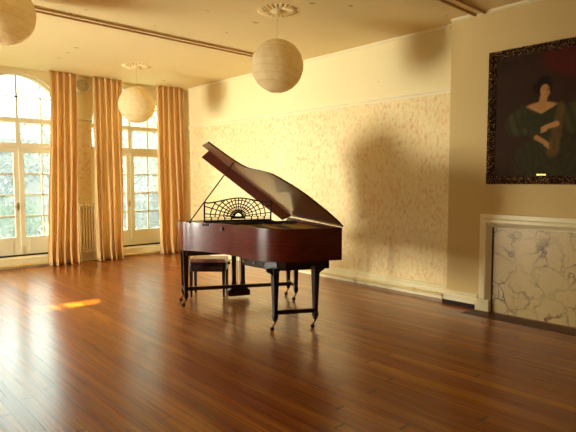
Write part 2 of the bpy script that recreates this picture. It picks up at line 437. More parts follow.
vt = tag(empty('wall_vent', (-2.025, 0, 3.095)), 'round patterned plaster vent high on the pier between the two windows', 'vent')
mb = MB(); mb.lathe([(0, 0), (.135, 0), (.135, .02), (.12, .028), (.105, .018), (0, .018)], seg=32, f=lambda p: (p[0], -p[2], p[1])); mb.build('disc', M['whiteframe'], vt, smooth=True)
mb = MB()
for ring_r, nn in ((.09, 18), (.062, 12), (.032, 6)):
    for k in range(nn):
        a = 2*PI*k/nn; mb.box(ring_r*math.cos(a)-.006, ring_r*math.cos(a)+.006, -.021, -.0185, ring_r*math.sin(a)-.006, ring_r*math.sin(a)+.006)
mb.build('perforations', M['bronze'], vt)

# ------------------------------------------------------------------ paper lanterns
def lantern(x, y, z, R, label, cord=True):
    r = tag(empty('paper_lantern', (x, y, z)), label, 'lantern', 'round paper lanterns hanging from the ceiling')
    mb = MB(); bm = mb.bm; seg, rings = 56, 40; rg = []
    for j in range(rings+1):
        t = .17+(PI-.34)*j/rings
        ring = []
        for i in range(seg):
            a = 2*PI*i/seg
            p = Vector((math.sin(t)*math.cos(a), math.sin(t)*math.sin(a), math.cos(t)))
            rr = R*(1-.012*abs(math.sin((p.z+p.x*.18)*R*14*PI)) + .010*noise.noise(p*6+Vector((x, y, 0))))
            ring.append(p*rr)
        rg.append(ring)
    mb.loft(rg, cap=False); o = mb.build('shade', M['paper'], r, smooth=True, angle=80)
    mb = MB(); mb.tube([(0, 0, R*.55), (0, 0, H-z-.03)], .0035, 6); mb.build('cord', M['pipe'], r)
    mb = MB(); top = R*math.cos(.17)
    mb.tube([(-R*.16, 0, top), (R*.16, 0, top)], .003, 6); mb.tube([(0, -R*.16, top), (0, R*.16, top)], .003, 6); mb.build('wire_spreader', M['ivory'], r)
    MB().lathe([(0, R*.35), (.02, R*.35), (.02, R*.55), (0, R*.55)], seg=12).build('bulb_holder', M['ivory'], r)
    return r
lantern(-1.85, -4.98, 2.655, .283, 'round cream paper lantern hanging above the piano')
lantern(-1.72, -1.43, 2.64, .287, 'round paper lantern hanging in front of the right tall window')
lantern(-4.21, -3.78, 2.985, .287, 'round paper lantern cut off by the top left corner of the picture')

# ------------------------------------------------------------------ curtains
def curtain(x0, x1, b0, b1, y, folds, label, seed):
    rnd = random.Random(seed); mb = MB(); bm = mb.bm
    nx, nz = folds*16, 44; ph = [rnd.uniform(-.5, .5) for _ in range(folds+2)]; am = [rnd.uniform(.5, 1.3) for _ in range(folds+2)]
    top, bot = H-.01, .008
    V = []
    for j in range(nz+1):
        t = j/nz; z = top+(bot-top)*t; row = []
        spread = t**1.5
        for i in range(nx+1):
            s = i/nx; k = s*folds; ki = int(min(k, folds-1)); fr = k-ki
            a = am[ki]*(1-fr)+am[ki+1]*fr; p = ph[ki]*(1-fr)+ph[ki+1]*fr
            xa = x0+(x1-x0)*s; xb = b0+(b1-b0)*s
            x = xa+(xb-xa)*spread + .010*math.sin(3*t*PI+p*6+s*4)*t
            amp = (.035+.030*t)*a
            w = math.sin(2*PI*(k+p*t*.9))
            yy = y - amp*(w if w > 0 else w*.8) + .012*math.sin(2*PI*k*2.3+p*9+t*3)*(.4+t) + .006*math.sin(2*PI*k*4.7+seed+t*2)
            x += .012*math.cos(2*PI*(k+p*t*.9))*a
            if t > .93: yy -= (t-.93)*1.1*(.3+a*.3)*(.5+.5*math.sin(2*PI*k+p*5)); z2 = z
            row.append(bm.verts.new((x, yy, z)))
        V.append(row)
    for j in range(nz):
        for i in range(nx): bm.faces.new([V[j][i], V[j][i+1], V[j+1][i+1], V[j+1][i]])
    o = mb.build('curtain', M['curtain'], smooth=True, angle=180)
    s = o.modifiers.new('solid', 'SOLIDIFY'); s.thickness = .004
    tag(o, label, 'curtain', 'floor-length gold curtains'); return o
curtain(-2.66, -2.24, -2.77, -2.31, -.235, 4, 'gold floor-length curtain between the left tall window and the radiator', 3)
curtain(-1.95, -1.425, -1.94, -1.43, -.235, 5, 'gold floor-length curtain right of the radiator, left of the second window', 8)
curtain(-.74, -.15, -.71, -.13, -.235, 5, 'gold floor-length curtain hanging in the room corner right of the second window', 12)

# ------------------------------------------------------------------ radiator
rd = tag(empty('radiator', (-2.03, -.10, 0)), 'cream column radiator between two gold curtains on the window wall', 'radiator')
for k in range(7):
    x = -.15+k*.05
    mb = MB()
    mb.box(x-.012, x+.012, -.055, .04, .20, .98)
    mb.box(x-.017, x+.017, -.055, .04, .93, 1.02); mb.box(x-.017, x+.017, -.055, .04, .17, .25)
    mb.build('column', M['radiator'], rd, bevel=.006)
for zz in (.97, .21): MB().tube([(-.17, -.008, zz), (.17, -.008, zz)], .022, 10).build('header_pipe', M['radiator'], rd, smooth=True)
for x in (-.156, .156): MB().box(x-.014, x+.014, -.05, .035, 0, .18).build('foot', M['radiator'], rd, bevel=.004)

# ------------------------------------------------------------------ fireplace
fp = tag(empty('fireplace', (BX-.003, -7.10, 0)), 'closed fireplace with cream moulded surround and veined marble panel beneath the portrait', 'fireplace')
HW, TOP = .62, 1.06
prof = [(0, 0), (0, .045), (.03, .052), (.045, .048), (.055, .075), (.085, .082), (.11, .060), (.125, .030), (.14, .022), (.14, 0)]
def sur(w, q):   # mitred frame path: inset w from the outer edge, projecting q
    return [(-q, HW-w, 0), (-q, HW-w, TOP-w), (-q, -HW+w, TOP-w), (-q, -HW+w, 0)]
mb = MB(); P4 = [sur(*p) for p in prof]
mb.loft([[P4[i][k] for i in range(len(prof))] for k in range(4)])
mb.build('surround', M['white'], fp, smooth=True, angle=50)
for s in (-1, 1):
    mb = MB(); y0, y1 = sorted((s*(HW+.012), s*(HW-.145)))
    mb.box(-.10, 0, y0, y1, 0, .10); mb.prism([(-.10, .10), (0, .10), (0, .13), (-.085, .13)], y0+.006, y1-.006, lambda p, q, w: (p, w, q))
    mb.build('plinth_block', M['white'], fp, bevel=.004)
mb = MB(); mb.box(-.028, -.006, -HW+.138, HW-.138, .0, TOP-.138); tag(mb.build('marble_panel', M['marble'], fp), 'veined cream marble panel')
mb = MB(); mb.box(-.04, -.028, HW-.152, HW-.139, 0, TOP-.14); mb.build('inner_strip', M['dark_gap'], fp)

# ------------------------------------------------------------------ portrait
def painting():
    y0, y1, z0, z1 = -6.525, -7.675, 1.388, 2.79
    W, Hh = y0-y1, z1-z0
    r = tag(empty('framed_portrait', (BX, (y0+y1)/2, z0)), 'dark oil portrait of a seated woman in a carved gilt frame above the fireplace', 'painting')
    fw = .085
    pr = [(0, 0), (0, .03), (.012, .05), (.022, .045), (.035, .058), (.05, .05), (.06, .03), (.072, .034), (fw, .018), (fw, 0)]
    def cor(w, q): return [(-q, W/2-w, w), (-q, W/2-w, Hh-w), (-q, -W/2+w, Hh-w), (-q, -W/2+w, w)]
    P4 = [cor(*p) for p in pr]
    # subdivide the sides so that the carving can be modelled
    rings = []
    n = 60
    for k in range(4):
        for t in range(n):
            f = t/n; ring = []
            for i, (w, q) in enumerate(pr):
                a, b = Vector(P4[i][k]), Vector(P4[i][(k+1) % 4]); p = a.lerp(b, f)
                if 2 <= i <= 6: p.x -= .007*math.sin((t+k)*2.2+i*1.3)
                ring.append(p)
            rings.append(ring)
    rings.append([Vector(p) for p in rings[0]])
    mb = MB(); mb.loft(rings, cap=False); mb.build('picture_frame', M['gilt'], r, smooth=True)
    mb = MB()
    for t in range(44):
        for zz in (fw-.006, Hh-fw+.006):
            mb.box(-.030, -.018, -W/2+fw+(W-2*fw)*(t+.2)/44, -W/2+fw+(W-2*fw)*(t+.8)/44, zz-.005, zz+.005)
    for t in range(54):
        for yy in (-W/2+fw-.006, W/2-fw+.006):
            mb.box(-.030, -.018, yy-.005, yy+.005, fw+(Hh-2*fw)*(t+.2)/54, fw+(Hh-2*fw)*(t+.8)/54)
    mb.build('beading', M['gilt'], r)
    MB().box(-.022, -.018, -.045, .045, fw+.004, fw+.02).build('title_plate', M['brass'], r)
    # canvas with painted sitter: picture coordinates a (0 left .. 1 right), b (0 bottom .. 1 top)
    cw, ch = W-2*fw+.01, Hh-2*fw+.01; nx, nz = 150, 190
    mb = MB(); bm = mb.bm; lay = bm.loops.layers.float_color.new('paint')
    def sm(d, e=.012): # 1 inside
        t = max(0, min(1, .5-d/(2*e))); return t*t*(3-2*t)
    def ell(a, b, ca, cb, ra, rb, rot=0.):
        da, db = (a-ca)*cw, (b-cb)*ch; c, s = math.cos(rot), math.sin(rot)
        u, v = (da*c+db*s)/ra, (-da*s+db*c)/rb; q = math.hypot(u, v); return (q-1)*min(ra, rb)
    def cap(a, b, p, q, r0, r1):
        A = Vector((p[0]*cw, p[1]*ch)); B = Vector((q[0]*cw, q[1]*ch)); X = Vector((a*cw, b*ch))
        t = max(0, min(1, (X-A).dot(B-A)/(B-A).length_squared)); return (X-A-(B-A)*t).length-(r0+(r1-r0)*t)
    mixc = lambda c, d, f: tuple(c[i]*(1-f)+d[i]*f for i in range(3))
    L3 = lambda *c: lin(*c)[:3]
    skin, skin2 = L3(196, 144, 84), L3(136, 88, 48)
    def paint(a, b):
        nz_ = noise.noise(Vector((a*7, b*7, 0)))*.5+.5; fine = noise.noise(Vector((a*30, b*22, 3)))*.5+.5
        c = mixc(L3(50, 32, 20), L3(66, 42, 26), nz_)
        dr = (a-.50)*.9+(b-.86)*1.1+.07*math.sin(b*16)          # red drape, upper right
        c = mixc(c, mixc(L3(84, 20, 16), L3(120, 34, 24), fine), sm(-dr+.10, .10)*.85)
        c = mixc(c, L3(46, 30, 20), sm(.30-b, .25)*.5)
        # skirt and body
        sk = ell(a, b, .60, .10, .40, .30); c = mixc(c, mixc(L3(42, 38, 22), L3(66, 58, 32), fine), sm(sk, .04))
        for ca, cb, ra, rb, rot in ((.27, .445, .15, .135, .6), (.80, .45, .16, .15, -.5)):
            d = ell(a, b, ca, cb, ra, rb, rot)
            fold = .5+.5*math.sin((a-ca)*60+(b-cb)*26)
            c = mixc(c, mixc(L3(44, 44, 24), L3(84, 76, 40), fold*.5+fine*.3), sm(d, .02))
        a += .10
        bod = ell(a, b, .585, .43, .15, .20); c = mixc(c, mixc(L3(42, 42, 22), L3(66, 62, 34), fine), sm(bod, .02))
        # shoulders, neck, face
        sh = ell(a, b, .58, .548, .165, .062); c = mixc(c, mixc(skin2, skin, .65+.3*fine), sm(sh, .014))
        c = mixc(c, mixc(L3(44, 44, 24), L3(60, 58, 32), fine), sm(max((b-.505-abs(a-.58)*.42)*ch, (abs(a-.58)-.21)*cw, (.40-b)*ch), .012))
        c = mixc(c, mixc(skin2, skin, .6), sm(cap(a, b, (.585, .56), (.60, .64), .042, .036), .01))
        c = mixc(c, L3(34, 18, 12), sm(ell(a, b, .575, .715, .085, .070), .014))
        c = mixc(c, L3(30, 16, 10), sm(ell(a, b, .60, .775, .060, .035), .012))
        c = mixc(c, mixc(skin2, skin, .75 if a < .63 else .45), sm(ell(a, b, .612, .683, .047, .066, .12), .008))
        for ea in (.598, .637): c = mixc(c, L3(48, 24, 14), sm(ell(a, b, ea, .697, .009, .004), .004))
        for ea in (.598, .637): c = mixc(c, L3(70, 36, 20), sm(ell(a, b, ea, .712, .013, .003), .004)*.7)
        c = mixc(c, L3(120, 72, 42), sm(cap(a, b, (.620, .70), (.624, .675), .003, .005), .005)*.6)
        c = mixc(c, L3(150, 58, 40), sm(ell(a, b, .618, .655, .013, .005), .004))
        for ea, eb, rr in ((.55, .74, .022), (.66, .735, .02), (.545, .70, .016), (.665, .69, .014)): c = mixc(c, L3(30, 16, 10), sm(ell(a, b, ea, eb, rr, rr*1.3), .01))
        # shawl, forearms and hands
        c = mixc(c, mixc(L3(96, 68, 34), L3(128, 92, 48), fine), sm(cap(a, b, (.77, .56), (.70, .20), .03, .06), .02)*.55)
        c = mixc(c, mixc(skin2, skin, .7), sm(cap(a, b, (.73, .415), (.63, .395), .028, .022), .008))
        for k in range(4): c = mixc(c, mixc(skin2, skin, .8), sm(cap(a, b, (.635, .405-.012*k), (.585, .392-.013*k), .008, .006), .004))
        c = mixc(c, mixc(skin2, skin, .55), sm(cap(a, b, (.54, .315), (.62, .275), .024, .022), .008))
        for k in range(4): c = mixc(c, mixc(skin2, skin, .65), sm(cap(a, b, (.62, .288-.012*k), (.665, .262-.013*k), .007, .005), .004))
        return c
    grid = []; cols = {}
    for j in range(nz+1):
        row = []
        for i in range(nx+1):
            a, b = i/nx, j/nz
            vtx = bm.verts.new((-.012, cw/2-a*cw, fw-.005+b*ch)); row.append(vtx); cols[vtx] = (*paint(a, b), 1)
        grid.append(row)
    for j in range(nz):
        for i in range(nx):
            f = bm.faces.new([grid[j][i], grid[j][i+1], grid[j+1][i+1], grid[j+1][i]])
            for lp in f.loops: lp[lay] = cols[lp.vert]
    pn = N('oil_paint'); at = pn.add('ShaderNodeVertexColor'); at.layer_name = 'paint'
    v = pn.coord(); pn.bsdf(at.outputs['Color'], .6, spec=.08, normal=pn.bump(pn.noise(v, 90, 3), .15, .003))
    bd = MB(); 
    cv = mb.build('canvas', pn.m, r)
    s = cv.modifiers.new('solid', 'SOLIDIFY'); s.thickness = .012; s.offset = 0
    return r
painting()

# ------------------------------------------------------------------ grand piano
PT = (-1.810, -5.887); PA = .415
piano = tag(empty('grand_piano', (PT[0], PT[1], 0), -PA), 'reddish mahogany baby grand piano with raised lid and pierced music desk', 'piano')
def L(u, v, z): return (-v, u, z)
def smooth_pts(P, k=6):
    out = []
    for i in range(len(P)-1):
        p0, p1, p2, p3 = P[max(i-1, 0)], P[i], P[i+1], P[min(i+2, len(P)-1)]
        for j in range(k):
            t = j/k; out.append(tuple(.5*((2*p1[c])+(-p0[c]+p2[c])*t+(2*p0[c]-5*p1[c]+4*p2[c]-p3[c])*t*t+(-p0[c]+3*p1[c]-3*p2[c]+p3[c])*t**3) for c in (0, 1)))
    out.append(P[-1]); return out
ZT, ZB, UL = .967, .651, 1.70
curve = smooth_pts([(0, .40), (.012, .50), (.08, .665), (.19, .765), (.31, .83), (.49, .90), (.66, .965), (.84, 1.065), (.98, 1.16), (1.09, 1.25), (1.165, 1.33), (1.22, 1.385), (1.30, 1.395)])
outer = [(UL, 0.), (.0, 0.), (0, .2)] + curve + [(UL, 1.385)]       # open path: bass front -> tail -> treble front
def offset(path, d):
    out = []
    for i, p in enumerate(path):
        a, b = Vector(path[max(i-1, 0)]), Vector(path[min(i+1, len(path)-1)])
        if i == 1: out.append((p[0]+d, p[1]+d)); continue
        if i == 0: out.append((p[0], p[1]+d)); continue
        if i == len(path)-1: out.append((p[0], p[1]-d)); continue
        t = (b-a).normalized(); nrm = Vector((t.y, -t.x)); out.append((p[0]+nrm.x*d, p[1]+nrm.y*d))
    return out
TH = .048; inner = offset(outer, TH)
def rim_part(path_o, path_i, z0, z1f, name, mat, **k):
    mb = MB(); rings = []
    for (a, b), (c, d) in zip(path_o, path_i):
        z1 = z1f(a); rings.append([L(a, b, z0), L(a, b, z1), L(c, d, z1), L(c, d, z0)])
    mb.loft(rings); return mb.build(name, mat, piano, smooth=True, **k)
def ztop(u): return ZT if u <= 1.50 else ZT-(u-1.50)/.2*.09
# densify straight arms so that the scroll can slope
def dens(path):
    out = []
    for a, b in zip(path, path[1:]):
        n = max(1, int((Vector(b)-Vector(a)).length/.1)); out += [tuple(Vector(a).lerp(Vector(b), i/n)) for i in range(n)]
    out.append(path[-1]); return out
od = [outer[0], (1.6, 0), (1.5, 0), (.8, 0)] + outer[1:-1] + [(1.5, 1.392), (1.6, 1.388), (UL, 1.385)]
idn = [(UL, TH), (1.6, TH), (1.5, TH), (.8, TH)] + inner[1:-1] + [(1.5, 1.392-TH), (1.6, 1.388-TH), (UL, 1.385-TH)]
rim_part(od, idn, ZB, ztop, 'rim', M['mahogany'], angle=50)
# inner rim lining
ii = offset(inner, .012)
mb = MB(); rings = [[L(a, b, ZB+.02), L(a, b, ZT-.006), L(c, d, ZT-.006), L(c, d, ZB+.02)] for (a, b), (c, d) in zip(inner, ii) if a <= 1.31]
mb.loft(rings); mb.build('inner_rim', M['innerwood'], piano, smooth=True)
# soundboard / bottom
poly = [p for p in inner[1:] if p[0] <= 1.48] + [(1.48, 1.34), (1.48, TH)]
mb = MB(); mb.prism(poly, .80, .81, lambda p, q, w: L(p, q, w)); mb.build('soundboard', M['innerwood'], piano)
sub = offset(outer, .01)
mb = MB(); mb.prism([p for p in inner[1:-1]]+[(1.40, 1.345), (1.40, TH)], ZB+.002, ZB+.03, lambda p, q, w: L(p, q, w)); mb.build('bottom_board', M['darkwood'], piano)
# iron plate with openings, pinblock, strings
pl = offset(outer, .085)
mb = MB()
pts = [p for p in pl[1:] if p[0] < 1.0]
ringA = []
for (a, b) in pts: ringA.append((a, b))
# border band
bi = offset([(1.0, 0.0)]+outer[1:-1], .17)
bo = offset([(1.0, 0.0)]+outer[1:-1], .065)
mb.loft([[L(a, b, .915), L(a, b, .935), L(c, d, .935), L(c, d, .915)] for (a, b), (c, d) in zip(bo, bi) if a < 1.12])
for v0, v1, u1 in ((.30, .22, .10), (.52, .50, .10), (.80, .66, .22), (1.02, .80, .36)):
    mb.bar(L(1.02, v0, .93), L(u1, v1, .93), .03, .03)
mb.prism([(.98, .08), (.98, 1.10), (1.22, 1.32), (1.22, .08)], .915, .94, lambda p, q, w: L(p, q, w))
mb.build('iron_plate', M['gold'], piano)
mb = MB()
for k in range(46):
    t = k/45; v0 = .12+t*1.06; ue = .14+max(0, t-.45)*1.35; ve = .10+t*.98
    mb.tube([L(1.15, v0, .935), L(ue, min(ve, 1.1), .925)], .0012, 4)
tag(mb.build('strings', M['steel'], piano), kind='stuff')
mb = MB()
for k in range(40):
    v0 = .14+k*.027; mb.box(*sorted((-(v0-.009), -(v0+.009))), .94, .965, .94, .962)
mb.build('dampers', M['felt'], piano)
# keybed, keyslip, fallboard, key blocks, keys
mb = MB(); mb.prism([(1.20, .03), (1.20, 1.345), (UL+.01, 1.365), (UL+.01, .02)], .585, .66, lambda p, q, w: L(p, q, w)); mb.build('keybed', M['darkwood'], piano, bevel=.006)
MB().prism([(1.47, TH), (1.47, 1.34), (1.50, 1.34), (1.50, TH)], .66, .93, lambda p, q, w: L(p, q, w)).build('fallboard', M['mahogany'], piano)
MB().prism([(UL-.02, .02), (UL-.02, 1.36), (UL+.005, 1.36), (UL+.005, .02)], .655, .735, lambda p, q, w: L(p, q, w)).build('keyslip', M['mahogany'], piano)
for v0 in (TH, 1.23): MB().prism([(1.50, v0), (1.50, v0+.10), (UL-.02, v0+.10), (UL-.02, v0)], .66, .78, lambda p, q, w: L(p, q, w)).build('key_block', M['mahogany'], piano)
mb = MB()
for k in range(52):
    v0 = .152+k*.0206; mb.prism([(1.50, v0), (1.50, v0+.0198), (UL-.025, v0+.0198), (UL-.025, v0)], .70, .742, lambda p, q, w: L(p, q, w))
tag(mb.build('white_keys', M['ivory'], piano), 'row of white keys')
mb = MB()
for k in range(51):
    if k % 7 in (0, 1, 3, 4, 5):
        v0 = .152+(k+1)*.0206-.005; mb.prism([(1.50, v0), (1.50, v0+.010), (1.60, v0+.010), (1.60, v0)], .742, .753, lambda p, q, w: L(p, q, w))
tag(mb.build('black_keys', M['felt'], piano), 'row of black keys')
# underframe block below the tail
mb = MB(); mb.prism([(.05, .11), (.05, .56), (.10, .64), (.22, .72), (.36, .80), (.52, .86), (.60, .86), (.60, .11)], .565, ZB, lambda p, q, w: L(p, q, w)); mb.build('underframe', M['darkwood'], piano, bevel=.006)
for (u, v) in ((.50, .862), (.345, .80), (.245, .745)):
    mb = MB(); mb.lathe([(0, 0), (.013, 0), (.013, .008), (.006, .014), (0, .014)], seg=12, f=lambda p: (p[0]-v-.0, u-p[2]-.012, .612+p[1])); mb.build('bolt', M['steel'], piano)
for v0, v1, u1 in ((.3, .25, .55), (.55, .5, .55)):
    mb = MB(); mb.bar(L(1.22, v0, .62), L(u1, v1, .62), .07, .05); mb.build('brace', M['darkwood'], piano)
# legs with castors
def leg(u, v, top=.60, castor_ang=0., rot=0.):
    p = MB(); rings = []
    for z, w in ((top, .036), (top-.03, .036), (top-.035, .030), (top-.07, .030), (.30, .023), (.16, .019), (.145, .024), (.12, .024), (.10, .017), (.085, .015)):
        c, s = math.cos(rot), math.sin(rot)
        rings.append([L(u+(a*c-b*s)*w, v+(a*s+b*c)*w, z) for a, b in ((-1,-1),(1,-1),(1,1),(-1,1))])
    p.loft(rings); o = p.build('leg', M['darkwood'], piano, bevel=.003)
    # castor: stem, fork, wheel
    cu, cv = u+.034*math.cos(castor_ang), v+.034*math.sin(castor_ang)
    mb = MB(); mb.tube([L(u, v, .09), L(u, v, .066)], .010, 10); mb.tube([L(u, v, .068), L((u+cu)/2, (v+cv)/2, .055), L(cu, cv, .03)], .007, 8)
    ax = Vector(L(-math.sin(castor_ang), math.cos(castor_ang), 0))
    cc = Vector(L(cu, cv, .0205))
    mb.tube([cc-ax*.009, cc+ax*.009], .0205, 14); mb.tube([cc-ax*.014, cc+ax*.014], .006, 8)
    mb.build('castor', M['bronze'], o)
    return o
CA = 1.9   # castors trail towards picture left
LEGS = {'B': (1.27, 1.345), 'A': (1.56, 1.34), 'D': (1.17, .06), 'C': (1.47, .055)}
for k, (u, v) in LEGS.items(): leg(u, v, .66, CA)
TE, TF = (.05, .63), (.045, .225)
TE, TF = (.05, .67), (.02, .27)
tr = .30
for (u, v) in (TE, TF): leg(u+.0, v, .60, CA, tr)
for (u, v) in (TE, TF):   # cove brackets at the top of the tail legs
    mb = MB(); s = 1 if v > .4 else -1
    pr = [(0, 0), (0, -.085), (.012, -.06), (.03, -.045), (.055, -.035), (.06, 0)]
    mb.prism(pr, -.02, .02, lambda p, q, w: L(u+w, v-s*-1*0+(-1 if v < .4 else 1)*(p+.028)*1., .60+q)); mb.build('bracket', M['darkwood'], piano)
# low stretchers
def mid(a, b): return ((a[0]+b[0])/2, (a[1]+b[1])/2)
def stretch(a, b, z=.172, w=.034, h=.04):
    mb = MB(); mb.bar(L(a[0], a[1], z), L(b[0], b[1], z), w, h); mb.build('stretcher', M['darkwood'], piano, bevel=.003)
stretch(LEGS['A'], LEGS['B']); stretch(LEGS['C'], LEGS['D']); stretch(TE, TF)
stretch(mid(LEGS['A'], LEGS['B']), mid(LEGS['C'], LEGS['D']), .172, .036, .042)
# pedal lyre
lu, lv = 1.52, .68
mb = MB()
mb.loft([[L(lu+a*.055*s, lv+b*.135*s2, z) for a, b in ((-1,-1),(1,-1),(1,1),(-1,1))] for z, s, s2 in ((.030, .9, .93), (.045, 1, 1), (.095, 1, 1), (.125, .85, .72), (.15, .7, .55))])
mb.build('pedal_box', M['darkwood'], piano, bevel=.005)
for dv in (-.055, .055):
    mb = MB(); mb.loft([[L(lu+a*.02, lv+dv+b*w, z) for a, b in ((-1,-1),(1,-1),(1,1),(-1,1))] for z, w in ((.13, .034), (.2, .024), (.45, .024), (.585, .032))]); mb.build('lyre_post', M['darkwood'], piano, bevel=.003)
for dv in (-.018, .014):
    mb = MB(); mb.tube([L(lu, lv+dv, .13), L(lu, lv+dv, .585)], .005, 8); mb.build('pedal_rod', M['brass'], piano)
for dv in (-.05, 0, .05):
    mb = MB(); mb.loft([[L(lu+.05+t, lv+dv+a*w, .07-t*.12+b*.005) for a, b in ((-1,-1),(1,-1),(1,1),(-1,1))] for t, w in ((0, .008), (.06, .010), (.10, .020), (.13, .016))]); mb.build('pedal', M['brass'], piano, bevel=.002)
# lock knob on the rim side
def rim_at(u):
    for (a, b), (c, d) in zip(curve, curve[1:]):
        if a <= u <= c: t = (u-a)/(c-a); return b+(d-b)*t, math.atan2(d-b, c-a)
bv, ba = rim_at(.765)
nrm = (-math.sin(ba), math.cos(ba)); tn = (math.cos(ba), math.sin(ba))
def RF(p, q, w): return L(.765+tn[0]*p+nrm[0]*w, bv+tn[1]*p+nrm[1]*w, .918+q)
mb = MB(); mb.prism([(-.016, -.018), (.014, -.018), (.014, .018), (-.016, .018)], -.003, .022, RF); kn = mb.build('lid_latch', M['felt'], piano, bevel=.002)
mb = MB(); mb.prism([(.016, -.016), (.030, -.016), (.030, .016), (.016, .016)], -.003, .010, RF); mb.build('latch_plate', M['brass'], kn, bevel=.002)
# music desk
du = 1.15
desk_c = .765
def D(s, h, w=0.): return L(du+w+.12*h*-1, desk_c-s, .972+h)
desk_frame = MB()
def top_h(s):
    t = abs(s)/.385; return .205+.052*(.5+.5*math.cos(PI*min(1, t*1.02)))+(.010 if t > .93 else 0)
def strip(mbx, pts, w, d=.016):
    P = [Vector(D(*p)) for p in pts]
    for i, (p, q) in enumerate(zip(P, P[1:])):
        e = (q-p).normalized()*w*.3; mbx.bar(p-e, q+e, d, w, up=(0, .12, 1) if abs((q-p).normalized().z) < .8 else (1, 0, 0))
HWD = .385
tops = [(-HWD+2*HWD*i/24, top_h(-HWD+2*HWD*i/24)) for i in range(25)]
strip(desk_frame, tops, .014); strip(desk_frame, [(-HWD, 0), (HWD, 0)], .022); strip(desk_frame, [(-HWD, 0), (-HWD, .215)], .016); strip(desk_frame, [(HWD, 0), (HWD, .215)], .016)
dk = desk_frame.build('music_desk', M['felt'], piano)
lat = MB(); strip(lat, [(-HWD, .024), (HWD, .024)], .007, .01); strip(lat, [(-HWD, .046), (HWD, .046)], .008, .01)
for k in range(-4, 5):
    if k: strip(lat, [(k*.077, .0), (k*.077, .046)], .014, .01)
strip(lat, [(-.062, .034), (.062, .034)], .026, .012)
def clip(s, h): return abs(s) < HWD-.004 and h < top_h(s)-.003 and h > .046
for k in range(15):
    a = PI*(k+.5)/15; pts = []
    r = .075
    while clip(r*math.cos(a), .046+r*math.sin(a)*1.0) or r < .08:
        r += .004
        if r > .5: break
    strip(lat, [(.04*math.cos(a), .048+.04*math.sin(a)), (r*math.cos(a), .046+r*math.sin(a))], .011, .009)
for r in (.088, .13, .168, .215, .265, .32):
    run = []
    for k in range(37):
        a = PI*k/36; s, h = r*math.cos(a)*1.0, .047+r*math.sin(a)*.86
        if clip(s, h): run.append((s, h))
        else:
            if len(run) > 1: strip(lat, run, .011, .009)
            run = []
    if len(run) > 1: strip(lat, run, .011, .009)
lat.build('lattice', M['felt'], dk)
mb = MB(); mb.prism([(1.05, .34), (1.05, 1.19), (1.46, 1.30), (1.46, .30)], .940, .962, lambda p, q, w: L(p, q, w)); mb.build('desk_shelf', M['felt'], piano, bevel=.003)
# lid: hinged on the spine, raised
LT = math.radians(37.5); HZ = ZT+.014
def LP(u, d, w=0.): return L(u, d*math.cos(LT)-w*math.sin(LT)*1., HZ+d*math.sin(LT)+w*math.cos(LT))
lid_curve = smooth_pts([(.02, -.02), (-.035, .10), (-.055, .26), (-.05, .44), (.0, .60), (.07, .69), (.21, .82), (.48, .885), (.80, .95), (.93, 1.06), (1.0, 1.2), (1.06, 1.41)])
LU = 1.50
mb = MB(); mb.prism([(LU, -.02)]+lid_curve+[(LU, 1.40)], 0, .018, lambda p, q, w: LP(p, q, w)); lid = mb.build('lid', M['lidwood'], piano, bevel=.004)
dr = math.radians(20)
def FP(u, d, w=0.): 
    t = u-LU; return LP(LU+t*math.cos(dr)+w*math.sin(dr), d, -t*math.sin(dr)+w*math.cos(dr))
mb = MB(); mb.prism([(LU+.004, 0), (LU+.24, 0), (LU+.24, 1.30), (LU+.004, 1.30)], 0, .018, lambda p, q, w: FP(p, q, w)); mb.build('lid_flap', M['flapwood'], lid, bevel=.004)
for u in (.25, .8, 1.4):
    mb = MB(); mb.tube([L(u-.05, -.012, HZ), L(u+.05, -.012, HZ)], .008, 8); mb.build('hinge', M['brass'], piano)
mb = MB(); mb.tube([L(1.14, 1.325, ZT-.01), LP(1.02, 1.06, -.0)], .007, 8); mb.build('lid_prop', M['darkwood'], piano)

# ------------------------------------------------------------------ piano bench
bn = tag(empty('piano_bench', (-1.99, -3.85, 0), math.radians(-44)), 'small dark piano stool with padded seat standing behind the piano', 'bench')
mb = MB(); rings = []
for x, s in ((-.235, .55), (-.225, .85), (-.20, 1), (.20, 1), (.225, .85), (.235, .55)):
    rings.append([(x, y*s, .385+z*s) for y, z in ((-.165, -.068), (.165, -.068), (.17, 0), (.15, .045), (0, .055), (-.15, .045), (-.17, 0))])
mb.loft(rings); mb.build('seat_box', M['darkwood'], bn, bevel=.008)
mb = MB(); mb.loft([[(x*s, y*s2, z) for x, y in ((-.215,-.155),(.215,-.155),(.215,.155),(-.215,.155))] for z, s, s2 in ((.43, 1, 1), (.455, 1.02, 1.02), (.468, .98, .96), (.472, .85, .8))]); mb.build('seat_pad', M['leather'], bn, bevel=.01)
for sx in (-1, 1):
    mb = MB(); mb.lathe([(0, 0), (.018, 0), (.024, .012), (.024, .026), (.010, .036), (0, .036)], seg=14, f=lambda p: (sx*(.232+p[2]), p[0], .405+p[1])); mb.build('knob', M['brass'], bn, smooth=True)
    for sy in (-1, 1):
        mb = MB(); mb.loft([[(sx*.20+a*w, sy*.13+b*w, z) for a, b in ((-1,-1),(1,-1),(1,1),(-1,1))] for z, w in ((0, .012), (.04, .013), (.335, .021))]); mb.build('leg', M['darkwood'], bn, bevel=.002)

